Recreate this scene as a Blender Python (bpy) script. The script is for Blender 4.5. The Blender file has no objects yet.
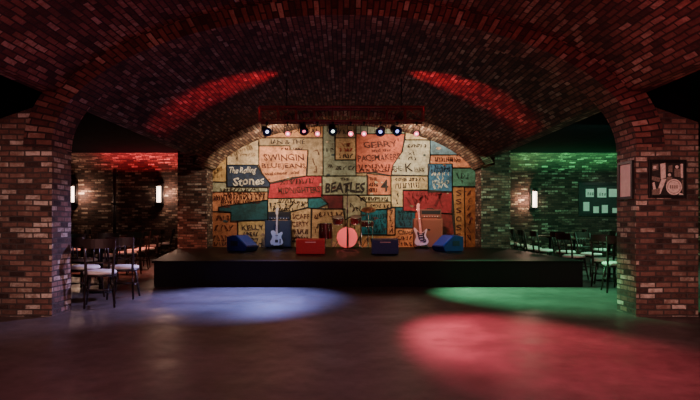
import bpy, bmesh, math, random
from mathutils import Vector, Matrix
random.seed(7)
PI = math.pi
scene = bpy.context.scene
COL = scene.collection
CZ = 1.15                                   # eye height

# ------------------------------------------------------------------ materials
def new_mat(name):
    m = bpy.data.materials.new(name); m.use_nodes = True
    nt = m.node_tree; nt.nodes.clear()
    out = nt.nodes.new('ShaderNodeOutputMaterial')
    b = nt.nodes.new('ShaderNodeBsdfPrincipled')
    nt.links.new(b.outputs[0], out.inputs[0])
    return m, nt, b

def ramp(nt, stops):
    r = nt.nodes.new('ShaderNodeValToRGB'); e = r.color_ramp.elements
    while len(e) > 1: e.remove(e[-1])
    e[0].position = stops[0][0]; e[0].color = (*stops[0][1], 1)
    for p, c in stops[1:]:
        n = e.new(p); n.color = (*c, 1)
    return r

def mixc(nt, typ, fac, a, b):
    n = nt.nodes.new('ShaderNodeMix'); n.data_type = 'RGBA'; n.blend_type = typ
    for sock, v in ((n.inputs[0], fac), (n.inputs[6], a), (n.inputs[7], b)):
        if hasattr(v, 'is_output'): nt.links.new(v, sock)
        elif isinstance(v, tuple): sock.default_value = (*v, 1)
        else: sock.default_value = v
    return n.outputs[2]

def noise(nt, coord, scale, detail=3, rough=.6):
    n = nt.nodes.new('ShaderNodeTexNoise')
    n.inputs['Scale'].default_value = scale; n.inputs['Detail'].default_value = detail
    n.inputs['Roughness'].default_value = rough
    nt.links.new(coord, n.inputs['Vector']); return n.outputs[0]

def pmat(name, col, rough=.5, metal=0, var=.25, scale=14, emit=None, estr=0, bump=0, coat=0):
    m, nt, b = new_mat(name)
    tc = nt.nodes.new('ShaderNodeTexCoord')
    nz = noise(nt, tc.outputs['Object'], scale)
    lo = tuple(c*(1-var) for c in col); hi = tuple(min(1, c*(1+var)) for c in col)
    r = ramp(nt, [(.3, lo), (.7, hi)]); nt.links.new(nz, r.inputs[0])
    nt.links.new(r.outputs[0], b.inputs['Base Color'])
    b.inputs['Roughness'].default_value = rough; b.inputs['Metallic'].default_value = metal
    if coat: b.inputs['Coat Weight'].default_value = coat
    if emit:
        b.inputs['Emission Color'].default_value = (*emit, 1); b.inputs['Emission Strength'].default_value = estr
    if bump:
        bp = nt.nodes.new('ShaderNodeBump'); bp.inputs['Strength'].default_value = bump; bp.inputs['Distance'].default_value = .01
        nt.links.new(nz, bp.inputs['Height']); nt.links.new(bp.outputs[0], b.inputs['Normal'])
    return m

def brick_mat(name, stops, mortar=(.05,.04,.035), rough=.85, w=.215, h=.07, gain=1.0, msize=.010):
    m, nt, b = new_mat(name)
    uv = nt.nodes.new('ShaderNodeUVMap'); uv.uv_map = 'UVMap'
    # slightly wavy courses so that the wall looks hand laid
    wob = nt.nodes.new('ShaderNodeTexNoise'); wob.inputs['Scale'].default_value = 3.0; wob.inputs['Detail'].default_value = 2
    nt.links.new(uv.outputs[0], wob.inputs['Vector'])
    vm = nt.nodes.new('ShaderNodeVectorMath'); vm.operation = 'MULTIPLY_ADD'
    nt.links.new(wob.outputs[1], vm.inputs[0]); vm.inputs[1].default_value = (.03, .024, 0)
    nt.links.new(uv.outputs[0], vm.inputs[2])
    def bt(ms):
        t = nt.nodes.new('ShaderNodeTexBrick')
        t.inputs['Color1'].default_value = (0,0,0,1); t.inputs['Color2'].default_value = (1,1,1,1)
        t.inputs['Mortar'].default_value = (0,0,0,1); t.inputs['Scale'].default_value = 1
        t.inputs['Mortar Size'].default_value = ms; t.inputs['Mortar Smooth'].default_value = .3
        t.inputs['Bias'].default_value = 0
        t.inputs['Brick Width'].default_value = w; t.inputs['Row Height'].default_value = h
        nt.links.new(vm.outputs[0], t.inputs['Vector']); return t
    t = bt(msize); t0 = bt(0)
    nz = noise(nt, uv.outputs[0], 13, 6, .75)
    add = nt.nodes.new('ShaderNodeMath'); add.operation = 'MULTIPLY_ADD'
    nt.links.new(nz, add.inputs[0]); add.inputs[1].default_value = 1.15
    sub = nt.nodes.new('ShaderNodeMath'); sub.operation = 'SUBTRACT'
    nt.links.new(t0.outputs[0], sub.inputs[0]); sub.inputs[1].default_value = .58
    nt.links.new(sub.outputs[0], add.inputs[2])
    r = ramp(nt, [(p, tuple(min(1, x*gain) for x in c)) for p, c in stops]); nt.links.new(add.outputs[0], r.inputs[0])
    big = noise(nt, uv.outputs[0], 1.3, 3, .6)
    rb = ramp(nt, [(.3, (.55,.55,.55)), (.7, (1.25,1.2,1.2))]); nt.links.new(big, rb.inputs[0])
    c1 = mixc(nt, 'MULTIPLY', 1.0, r.outputs[0], rb.outputs[0])
    c2 = mixc(nt, 'MIX', t.outputs['Fac'], c1, mortar)
    nt.links.new(c2, b.inputs['Base Color'])
    b.inputs['Roughness'].default_value = rough
    b.inputs['Specular IOR Level'].default_value = .35
    inv = nt.nodes.new('ShaderNodeMath'); inv.operation = 'SUBTRACT'; inv.inputs[0].default_value = 1
    nt.links.new(t.outputs['Fac'], inv.inputs[1])
    fine = noise(nt, uv.outputs[0], 45, 4, .7)
    hh = nt.nodes.new('ShaderNodeMath'); hh.operation = 'MULTIPLY_ADD'
    nt.links.new(fine, hh.inputs[0]); hh.inputs[1].default_value = .5; nt.links.new(inv.outputs[0], hh.inputs[2])
    h2 = nt.nodes.new('ShaderNodeMath'); h2.operation = 'MULTIPLY_ADD'
    nt.links.new(t0.outputs[0], h2.inputs[0]); h2.inputs[1].default_value = .5; nt.links.new(hh.outputs[0], h2.inputs[2])
    bp = nt.nodes.new('ShaderNodeBump'); bp.inputs['Strength'].default_value = .9; bp.inputs['Distance'].default_value = .014
    nt.links.new(h2.outputs[0], bp.inputs['Height']); nt.links.new(bp.outputs[0], b.inputs['Normal'])
    return m

WALLBR = [(0, (.035,.02,.018)), (.25, (.11,.055,.044)), (.5, (.19,.092,.072)), (.7, (.25,.14,.108)), (.84, (.34,.25,.195)), (1, (.62,.52,.44))]
VAULTBR = [(0, (.05,.02,.02)), (.35, (.13,.045,.04)), (.65, (.20,.075,.06)), (.88, (.30,.14,.11)), (1, (.42,.27,.22))]
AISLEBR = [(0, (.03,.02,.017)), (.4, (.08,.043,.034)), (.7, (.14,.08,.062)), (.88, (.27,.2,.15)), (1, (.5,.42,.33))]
M = {}
M['brick'] = brick_mat('pillar_brick', WALLBR, mortar=(.07,.052,.047), w=.19, h=.066)
M['vault'] = brick_mat('vault_brick', VAULTBR, mortar=(.03,.02,.02))
M['ring'] = brick_mat('lit_arch_ring_brick', [(0,(.12,.06,.045)),(.4,(.26,.13,.09)),(.75,(.42,.26,.18)),(1,(.6,.45,.33))], mortar=(.05,.035,.03), w=.33, h=.07)  # lighter than the vault brick, mural wash light put into the tone
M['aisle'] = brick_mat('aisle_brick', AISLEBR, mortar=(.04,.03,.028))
M['aisle_shade'] = pmat('aisle_shade_plaster', (.004,.005,.009), .95, var=.4, scale=3)  # near-black, the gloom of the aisles is put into this colour
M['aisle_shade'].node_tree.nodes['Principled BSDF'].inputs['Specular IOR Level'].default_value = .03
M['stage_top'] = pmat('black_stage_boards', (.003,.0026,.003), .5, var=.4, scale=6)
M['stage_top'].node_tree.nodes['Principled BSDF'].inputs['Specular IOR Level'].default_value = .22
M['stage_front'] = pmat('black_stage_cloth', (.0035,.0035,.005), .9, var=.3, scale=20)
M['darkmetal'] = pmat('dark_metal', (.025,.022,.024), .45, .6, var=.2)
M['truss'] = pmat('red_lit_truss_metal', (.28,.04,.055), .5, .2, var=.25)  # black truss with the red stage light put into its colour
M['chrome'] = pmat('chrome_metal', (.6,.6,.62), .22, 1, var=.08)
M['brass'] = pmat('cymbal_bronze', (.35,.13,.08), .45, .8, var=.2)
M['wood'] = pmat('dark_wood', (.02,.009,.007), .4, var=.4, scale=9)
M['tabletop'] = pmat('table_wood', (.075,.03,.022), .32, var=.35, scale=6)
M['seat'] = pmat('cream_seat_vinyl', (.86,.77,.72), .5, var=.08, scale=5)
M['seat_red'] = pmat('tan_seat_vinyl', (.55,.27,.2), .5, var=.1, scale=5)
M['frame'] = pmat('black_frame', (.012,.011,.011), .4, var=.3)
M['tolex'] = pmat('navy_amp_cover', (.02,.028,.06), .6, var=.3, scale=60, bump=.2)
M['grille'] = pmat('navy_grille_cloth', (.03,.042,.085), .8, var=.4, scale=120)
M['blackamp'] = pmat('black_amp_cover', (.012,.012,.014), .6, var=.3, scale=60)
M['orange'] = pmat('orange_amp_cover', (.33,.10,.065), .55, var=.2, scale=60)
M['orange_gr'] = pmat('brown_orange_grille', (.26,.08,.055), .8, var=.3, scale=120)
M['brownhead'] = pmat('brown_amp_head', (.16,.06,.045), .55, var=.25, scale=60)
M['red_lit_wedge'] = pmat('red_lit_cabinet', (.36,.035,.05), .5, var=.2, scale=30)  # black cabinet, red stage light put into its colour
M['blue_lit_wedge'] = pmat('blue_lit_cabinet', (.03,.095,.36), .5, var=.2, scale=30)  # black cabinet, blue stage light put into its colour
M['shaded_wedge'] = pmat('shaded_cabinet_side', (.012,.02,.075), .5, var=.2, scale=30)  # darker tone painted for cabinet sides the blue light misses
M['blue_light'] = pmat('blue_lit_grille', (.06,.13,.32), .55, var=.35, scale=70)  # brighter tone painted for the face that catches blue light
M['silver'] = pmat('silver_label', (.65,.65,.68), .4, .3, var=.08)
M['white_gtr'] = pmat('white_guitar_lacquer', (.82,.84,.9), .25, var=.04, coat=.5)
M['pink_lit_gtr'] = pmat('pink_lit_guitar_lacquer', (.85,.62,.68), .25, var=.05, coat=.5)  # white guitar, pink stage light put into its body and neck colours
M['maple'] = pmat('maple_neck', (.72,.6,.5), .35, var=.12, scale=8)
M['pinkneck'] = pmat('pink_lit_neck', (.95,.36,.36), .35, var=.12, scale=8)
M['pickguard'] = pmat('black_pickguard', (.02,.014,.016), .3, var=.2)
M['drum'] = pmat('dark_red_drum_shell', (.14,.014,.018), .3, var=.2, coat=.4)
M['head_pink'] = pmat('pink_drum_head', (1,.24,.25), .6, var=.03, scale=3)
M['head_dark'] = pmat('drum_head', (.4,.28,.25), .6, var=.1, scale=3)
M['paper'] = pmat('white_paper', (.88,.86,.8), .8, var=.08, scale=8)
M['photo'] = pmat('grey_photo_print', (.35,.33,.3), .6, var=.85, scale=30)
M['board'] = pmat('dark_display_board', (.02,.026,.024), .7, var=.3)
M['pinkpic'] = pmat('pale_pink_print', (.85,.62,.58), .7, var=.1, scale=8)
M['picdark'] = pmat('dark_photo_print', (.035,.03,.028), .4, var=.5, scale=40)
M['picpale'] = pmat('pale_photo_print', (.8,.64,.56), .5, var=.25, scale=40)
M['picmid'] = pmat('grey_brown_photo_print', (.22,.16,.13), .5, var=.5, scale=60)
M['rubber'] = pmat('black_rubber', (.01,.01,.01), .8)
def lens(name, c, s): return pmat(name, c, .3, emit=c, estr=s, var=.02)
M['l_pink'] = lens('pink_lit_lens', (1,.16,.24), 2.2)
M['l_white'] = lens('white_lit_lens', (.8,1,.9), 3)
M['l_blue'] = lens('blue_lit_lens', (.3,.36,1), 2.5)
M['l_bluewhite'] = lens('pale_blue_lit_lens', (.55,.6,1), 2.5)
M['body_pink'] = pmat('lamp_body', (.05,.012,.016), .45, .3)
M['body_blue'] = pmat('blue_lit_lamp_body', (.012,.014,.06), .4, .3)  # black lamp body with blue light put into its colour
M['l_core'] = lens('white_hot_bulb', (1,.75,.8), 5)
M['l_glass'] = pmat('dark_blue_lamp_glass', (.02,.02,.10), .2)
M['glow'] = pmat('sconce_glass', (1,.82,.7), .4, emit=(1,.72,.55), estr=6, var=.02)

# floor: worn polished concrete
def floor_mat():
    m, nt, b = new_mat('worn_concrete_floor')
    tc = nt.nodes.new('ShaderNodeTexCoord')
    big = noise(nt, tc.outputs['Object'], .55, 6, .65)
    fine = noise(nt, tc.outputs['Object'], 7, 6, .7)
    r1 = ramp(nt, [(.25,(.05,.036,.034)), (.5,(.105,.078,.074)), (.75,(.17,.13,.122))]); nt.links.new(big, r1.inputs[0])
    r2 = ramp(nt, [(.3,(.6,.6,.6)), (.7,(1.2,1.2,1.2))]); nt.links.new(fine, r2.inputs[0])
    c = mixc(nt, 'MULTIPLY', 1.0, r1.outputs[0], r2.outputs[0])
    nt.links.new(c, b.inputs['Base Color'])
    rr = ramp(nt, [(.3,(.3,.3,.3)), (.7,(.52,.52,.52))]); nt.links.new(noise(nt, tc.outputs['Object'], 1.7, 6, .7), rr.inputs[0])
    nt.links.new(rr.outputs[0], b.inputs['Roughness'])
    bp = nt.nodes.new('ShaderNodeBump'); bp.inputs['Strength'].default_value = .25; bp.inputs['Distance'].default_value = .01
    nt.links.new(noise(nt, tc.outputs['Object'], 2.2, 6, .6), bp.inputs['Height']); nt.links.new(bp.outputs[0], b.inputs['Normal'])
    return m
M['floor'] = floor_mat()

def mural_mat():
    m, nt, b = new_mat('painted_mural')
    at = nt.nodes.new('ShaderNodeVertexColor'); at.layer_name = 'Col'
    tc = nt.nodes.new('ShaderNodeTexCoord')
    n1 = noise(nt, tc.outputs['Object'], 2.6, 7, .7); n2 = noise(nt, tc.outputs['Object'], 11, 6, .75)
    r1 = ramp(nt, [(.28,(.42,.36,.3)), (.6,(1.15,1.12,1.08))]); nt.links.new(n1, r1.inputs[0])
    r2 = ramp(nt, [(.32,(.4,.34,.28)), (.58,(1.12,1.12,1.12))]); nt.links.new(n2, r2.inputs[0])
    c = mixc(nt, 'MULTIPLY', 1.0, at.outputs[0], r1.outputs[0]); c = mixc(nt, 'MULTIPLY', .8, c, r2.outputs[0])
    nt.links.new(c, b.inputs['Base Color']); b.inputs['Roughness'].default_value = .75
    bp = nt.nodes.new('ShaderNodeBump'); bp.inputs['Strength'].default_value = .3; bp.inputs['Distance'].default_value = .01
    nt.links.new(n2, bp.inputs['Height']); nt.links.new(bp.outputs[0], b.inputs['Normal'])
    return m
M['mural'] = mural_mat()

# ------------------------------------------------------------------ mesh helpers
def box(bm, x0, x1, y0, y1, z0, z1, bev=0, mi=0):
    vs = [bm.verts.new((x, y, z)) for x in (x0, x1) for y in (y0, y1) for z in (z0, z1)]
    fs = []
    for q in ((0,1,3,2),(4,6,7,5),(0,4,5,1),(2,3,7,6),(0,2,6,4),(1,5,7,3)):
        f = bm.faces.new([vs[i] for i in q]); f.material_index = mi; fs.append(f)
    if bev:
        es = list({e for f in fs for e in f.edges})
        bmesh.ops.bevel(bm, geom=es, offset=bev, segments=2, affect='EDGES', profile=.6)

def prism(bm, poly, a0, a1, axis='y', bev=0):
    """extrude a 2-D polygon: axis y -> poly is (x,z); axis x -> poly is (y,z); axis z -> (x,y)"""
    def P(p, a):
        if axis == 'y': return (p[0], a, p[1])
        if axis == 'x': return (a, p[0], p[1])
        return (p[0], p[1], a)
    A = [bm.verts.new(P(p, a0)) for p in poly]; B = [bm.verts.new(P(p, a1)) for p in poly]
    n = len(poly); fs = [bm.faces.new(A), bm.faces.new(B[::-1])]
    for i in range(n):
        fs.append(bm.faces.new((A[(i+1) % n], A[i], B[i], B[(i+1) % n])))
    bmesh.ops.recalc_face_normals(bm, faces=fs)
    if bev:
        es = list({e for f in fs[:2] for e in f.edges})
        bmesh.ops.bevel(bm, geom=es, offset=bev, segments=2, affect='EDGES', profile=.6)

def tube(bm, pts, r, seg=8, cap=True):
    pts = [Vector(p) for p in pts]; n = len(pts)
    rs = r if isinstance(r, (list, tuple)) else [r]*n
    rings = []
    for i, p in enumerate(pts):
        d = (pts[min(i+1, n-1)] - pts[max(i-1, 0)]).normalized()
        u = d.cross(Vector((0,0,1)))
        if u.length < 1e-3: u = d.cross(Vector((0,1,0)))
        u.normalize(); v = d.cross(u).normalized()
        rings.append([bm.verts.new(p + (u*math.cos(2*PI*k/seg) + v*math.sin(2*PI*k/seg))*rs[i]) for k in range(seg)])
    for i in range(n-1):
        for k in range(seg):
            f = bm.faces.new((rings[i][k], rings[i][(k+1) % seg], rings[i+1][(k+1) % seg], rings[i+1][k])); f.smooth = True
    if cap:
        bm.faces.new(rings[0][::-1]); bm.faces.new(rings[-1])

def lathe(bm, prof, seg=24, mat=None):
    """revolve (r,z) about z; mat transforms"""
    mat = mat or Matrix(); rings = []
    for r, z in prof:
        if r < 1e-5: rings.append([bm.verts.new(mat @ Vector((0,0,z)))])
        else: rings.append([bm.verts.new(mat @ Vector((r*math.cos(2*PI*k/seg), r*math.sin(2*PI*k/seg), z))) for k in range(seg)])
    for A, B in zip(rings, rings[1:]):
        for k in range(seg):
            a, b = (k, (k+1) % seg)
            q = [A[a % len(A)], A[b % len(A)], B[b % len(B)], B[a % len(B)]]
            q2 = []
            for v in q:
                if v not in q2: q2.append(v)
            if len(q2) > 2:
                f = bm.faces.new(q2); f.smooth = True

def box_uv(bm):
    uv = (bm.loops.layers.uv.get('UVMap') or bm.loops.layers.uv.new('UVMap'))
    for f in bm.faces:
        n = f.normal
        for l in f.loops:
            c = l.vert.co
            if abs(n.x) > abs(n.y) and abs(n.x) > abs(n.z): l[uv].uv = (c.y + 50, c.z + 50)
            elif abs(n.y) > abs(n.z): l[uv].uv = (c.x + 50, c.z + 50)
            else: l[uv].uv = (c.y + 50, c.x + 50)

def obj(name, bm, mats, parent=None, loc=(0,0,0), rot=(0,0,0), label=None, uv=False, recalc=True):
    if recalc: bmesh.ops.recalc_face_normals(bm, faces=bm.faces)
    if uv: bm.normal_update(); box_uv(bm)
    me = bpy.data.meshes.new(name); bm.to_mesh(me); bm.free()
    for m in (mats if isinstance(mats, (list, tuple)) else [mats]): me.materials.append(m)
    o = bpy.data.objects.new(name, me); COL.objects.link(o)
    o.location = loc; o.rotation_euler = rot
    if parent: o.parent = parent
    if label: o['label'] = label
    return o

def B(): return bmesh.new()
def thing(name, label, cat, loc=(0,0,0), rotz=0, group=None):
    o = bpy.data.objects.new(name, None); COL.objects.link(o)
    o.empty_display_size = .1
    o.location = loc; o.rotation_euler = (0,0,rotz)
    return tag(o, label, cat, group)
def tag(o, label, cat, group=None):
    o['label'] = label; o['category'] = cat
    if group: o['group'] = group
    return o
def struct(name, bm, mats, uv=True, recalc=True):
    o = obj(name, bm, mats, uv=uv, recalc=recalc); o['kind'] = 'structure'; return o
def dup(root, loc, rotz, label, group=None):
    r = root.copy(); COL.objects.link(r); r.location = loc; r.rotation_euler = (root.rotation_euler[0], root.rotation_euler[1], rotz)
    r['label'] = label
    if group: r['group'] = group
    for ch in list(root.children):
        c = ch.copy(); COL.objects.link(c); c.parent = r
        for g in list(ch.children):
            d = g.copy(); COL.objects.link(d); d.parent = c
    return r
def part(name, parent, mat, fn, label=None, **k):
    bm = B(); fn(bm); return obj(name, bm, mat, parent, label=label, **k)

# ------------------------------------------------------------------ lamps
def spot(name, loc, target, col, power, size, blend=.6, radius=.05):
    l = bpy.data.lights.new(name, 'SPOT'); l.energy = power; l.color = col; l.spot_size = math.radians(size); l.spot_blend = blend; l.shadow_soft_size = radius
    o = bpy.data.objects.new(name, l); COL.objects.link(o); o.location = loc
    o.rotation_euler = (Vector(target)-Vector(loc)).to_track_quat('-Z', 'Y').to_euler(); return o
def area(name, loc, target, col, power, sx, sy=None):
    l = bpy.data.lights.new(name, 'AREA'); l.energy = power; l.color = col; l.shape = 'RECTANGLE'; l.size = sx; l.size_y = sy or sx
    o = bpy.data.objects.new(name, l); COL.objects.link(o); o.location = loc
    o.rotation_euler = (Vector(target)-Vector(loc)).to_track_quat('-Z', 'Y').to_euler(); return o
def point(name, loc, col, power, r=.2):
    l = bpy.data.lights.new(name, 'POINT'); l.energy = power; l.color = col; l.shadow_soft_size = r
    o = bpy.data.objects.new(name, l); COL.objects.link(o); o.location = loc; return o

# ------------------------------------------------------------------ the cellar shell
PIN, POUT = 3.52, 4.27            # pillar inner / outer faces (x)
SPR = 2.04                        # springing height
VA, VB = 3.72, 1.79               # vault half-span and rise
XE = 3.45
AZ = 3.2                          # aisle ceiling height

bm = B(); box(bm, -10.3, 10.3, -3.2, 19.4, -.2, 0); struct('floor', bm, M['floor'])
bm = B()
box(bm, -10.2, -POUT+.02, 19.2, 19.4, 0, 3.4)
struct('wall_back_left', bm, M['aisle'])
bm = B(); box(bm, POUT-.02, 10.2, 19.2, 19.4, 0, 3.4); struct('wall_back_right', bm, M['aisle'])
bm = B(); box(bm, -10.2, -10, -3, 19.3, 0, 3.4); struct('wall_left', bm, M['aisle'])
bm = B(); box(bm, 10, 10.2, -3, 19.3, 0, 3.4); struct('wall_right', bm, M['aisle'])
bm = B(); box(bm, -10.2, 10.2, -3.2, -3, 0, 4); struct('wall_front', bm, M['brick'])

def vault(name, y0, y1, a, b, mat, n=72, sub=1):
    """barrel vault over the nave, with a vertical skirt on both sides up to the aisle ceiling"""
    bm = B(); uv = (bm.loops.layers.uv.get('UVMap') or bm.loops.layers.uv.new('UVMap'))
    tmax = math.acos(min(1, XE/a)) if XE < a else 0
    th = [PI - tmax - (PI - 2*tmax)*i/n for i in range(n+1)]
    prof = [(a*math.cos(t), SPR + b*math.sin(t)) for t in th]
    zl = prof[0][1]
    prof = [(-XE-.22, AZ+.05), (-XE-.22, zl)] + prof + [(XE+.22, zl), (XE+.22, AZ+.05)]
    arc = [0]
    for p, q in zip(prof, prof[1:]): arc.append(arc[-1] + math.dist(p, q))
    mid = arc[len(arc)//2]
    R = [[bm.verts.new((x, y, z)) for x, z in prof] for y in (y0, y1)]
    for i in range(len(prof)-1):
        f = bm.faces.new((R[0][i], R[0][i+1], R[1][i+1], R[1][i])); f.smooth = 2 <= i < len(prof)-3
        for l in f.loops:
            j = i if l.vert in (R[0][i], R[1][i]) else i+1
            l[uv].uv = (l.vert.co.y + 50, arc[j] - mid + 50)
    return struct(name, bm, mat, uv=False)
def arch_band(name, y0, y1, a, b, t, mat, n=72, full=True):
    """solid elliptical arch ring: soffit, both faces"""
    bm = B(); uv = (bm.loops.layers.uv.get('UVMap') or bm.loops.layers.uv.new('UVMap'))
    th = [PI*i/n for i in range(n+1)]
    inn = [(a*math.cos(x), SPR + b*math.sin(x)) for x in th]
    out = [((a+t)*math.cos(x), SPR + (b+t)*math.sin(x)) for x in th]
    arc = [0]
    for p, q in zip(inn, inn[1:]): arc.append(arc[-1] + math.dist(p, q))
    def strip(P, Q, yp, yq, up, uq):
        A = [bm.verts.new((x, yp, z)) for x, z in P]; C = [bm.verts.new((x, yq, z)) for x, z in Q]
        for i in range(n):
            f = bm.faces.new((A[i], A[i+1], C[i+1], C[i]))
            for l, (u, v) in zip(f.loops, ((up, arc[i]), (up, arc[i+1]), (uq, arc[i+1]), (uq, arc[i]))): l[uv].uv = (u + 50, v + 50)
    strip(inn, inn, y0, y1, y0, y1)
    strip(out, inn, y0, y0, t, 0)
    strip(inn, out, y1, y1, 0, t)
    strip(out, out, y1, y0, 0, y1-y0)
    return struct(name, bm, mat, uv=False)
vault('ceiling', -3, 7.3, VA, VB, M['vault'])
vault('ceiling.001', 7.7, 14.6, VA, VB, M['vault'])
arch_band('trim_1', 7.215, 7.755, PIN, 1.59, .34, M['vault'])
vault('ceiling.002', 14.6, 16.3, 3.60, 1.67, M['ring'])
# step at the front of the last ring, facing the room
bm = B(); uv = (bm.loops.layers.uv.get('UVMap') or bm.loops.layers.uv.new('UVMap'))
n = 72; t0 = math.acos(XE/3.6)
A = []; C = []
for i in range(n+1):
    t = t0 + (PI-2*t0)*i/n
    A.append(bm.verts.new((3.6*math.cos(t), 14.6, SPR+1.67*math.sin(t)))); C.append(bm.verts.new((3.8*math.cos(t), 14.6, SPR+1.87*math.sin(t))))
for i in range(n):
    f = bm.faces.new((A[i], A[i+1], C[i+1], C[i]))
    for l, (u, v) in zip(f.loops, ((0, i*.1), (0, i*.1+.1), (.2, i*.1+.1), (.2, i*.1))): l[uv].uv = (u+50, v+50)
struct('trim_2', bm, M['ring'], uv=False)
# aisle ceilings with a cove down to the back wall
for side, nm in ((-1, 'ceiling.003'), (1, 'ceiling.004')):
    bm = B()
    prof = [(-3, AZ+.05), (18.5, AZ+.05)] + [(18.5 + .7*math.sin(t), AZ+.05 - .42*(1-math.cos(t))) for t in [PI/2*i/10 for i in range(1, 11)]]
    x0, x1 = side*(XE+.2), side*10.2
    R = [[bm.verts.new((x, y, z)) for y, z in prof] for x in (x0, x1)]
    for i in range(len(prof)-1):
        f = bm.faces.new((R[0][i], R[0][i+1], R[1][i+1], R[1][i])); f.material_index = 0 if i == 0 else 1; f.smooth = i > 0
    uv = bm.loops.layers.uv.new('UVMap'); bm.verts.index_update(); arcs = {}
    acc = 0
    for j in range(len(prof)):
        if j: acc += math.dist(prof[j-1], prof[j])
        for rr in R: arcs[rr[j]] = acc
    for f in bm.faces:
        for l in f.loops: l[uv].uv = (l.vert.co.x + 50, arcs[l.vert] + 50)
    struct(nm, bm, [M['aisle_shade'], M['aisle']], uv=False)
# end piers beside the mural and the wall behind it
for side, nm in ((-1, 'wall_pier_left'), (1, 'wall_pier_right')):
    bm = B(); xs = sorted((side*3.52, side*POUT)); box(bm, xs[0], xs[1], 15.4, 19.3, 0, AZ+.04); struct(nm, bm, M['brick'])
bm = B(); box(bm, -3.75, 3.75, 16.12, 16.4, 0, 4.1); struct('wall_back', bm, M['brick'])

# two free-standing brick pillars
for side, lab in ((-1, 'brick pillar beside the cafe chairs, bare of pictures'), (1, 'brick pillar with two black framed pictures hung on it')):
    bm = B()
    xs = sorted((side*PIN, side*POUT))
    inner_z, outer_z = 2.6, 2.34
    z0, z1 = (outer_z, inner_z) if side < 0 else (inner_z, outer_z)
    prism(bm, [(xs[0], 0), (xs[1], 0), (xs[1], z1), (xs[0], z0)], 7.23, 7.74, 'y')
    o = obj('brick_pillar', bm, M['brick'], uv=True)
    tag(o, lab, 'pillar')
    bm = B(); box(bm, xs[0]+.01, xs[1]-.01, 7.36, 7.7, 2.3, AZ+.04); struct('trim_3' if side < 0 else 'trim_4', bm, M['aisle_shade'])  # dark block standing in for the unlit aisle void above the pillar

# ------------------------------------------------------------------ stage
HS = .453
outline = [(-3.35,10.45),(4.2,10.45),(4.2,15.38),(3.5,15.38),(3.5,16.05),(-3.5,16.05),(-3.5,15.38),(-4.25,15.38)]
stage = thing('stage', 'low black stage platform in front of the painted mural wall', 'stage', (0,10.45,0))
def off(p): return [(x, y-10.45) for x, y in p]
part('deck', stage, M['stage_top'], lambda bm: prism(bm, off(outline), HS-.035, HS, 'z'))
inner = [(-3.32,10.48),(4.17,10.48),(4.17,15.38),(3.5,15.38),(3.5,16.03),(-3.5,16.03),(-3.5,15.38),(-4.22,15.38)]
part('fascia', stage, M['stage_front'], lambda bm: prism(bm, off(inner), 0, HS-.035, 'z'))

# ------------------------------------------------------------------ mural
MS, MY = 600/16.1, 16.1
bm = B(); cl = bm.loops.layers.float_color.new('Col')
def mp(px, py): return ((px-344)/MS, CZ + (221-py)/MS)
def flat(pts, col, y):
    vs = [bm.verts.new((x, y, z)) for x, z in pts]
    f = bm.faces.new(vs); f.normal_update()
    if f.normal.y > 0: f.normal_flip()
    g = sum(col)/3; col = tuple(max(.004, (g + (c-g)*1.15)*.88) for c in col)
    for l in f.loops: l[cl] = (*col, 1)
INK = (.035,.025,.022)
def edge_lines(pts, y, w=.014):
    n = len(pts)
    for i in range(n):
        p, q = Vector(pts[i]), Vector(pts[(i+1) % n]); d = (q-p)
        if d.length < 1e-4: continue
        d.normalize(); nn = Vector((-d.y, d.x))*w*random.uniform(.6, 1.25); e = d*w*.6
        flat([p-e-nn, q+e-nn, q+e+nn, p-e+nn], INK, y)
CREAM=(.74,.60,.40); PALE=(.80,.68,.50); SALM=(.72,.33,.20); ORNG=(.62,.30,.15); RED=(.5,.10,.08); CRIM=(.34,.035,.05); TEAL=(.03,.16,.20); DTEAL=(.015,.075,.095)
NAVY=(.035,.055,.11); BLUE=(.07,.19,.34); LBLUE=(.20,.34,.44); GGRN=(.30,.34,.27); PGRN=(.46,.48,.36); GREY=(.56,.56,.46); TAN=(.60,.42,.25); GBRN=(.42,.33,.23); MAR=(.16,.022,.03); GREEN=(.09,.26,.19)
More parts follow.
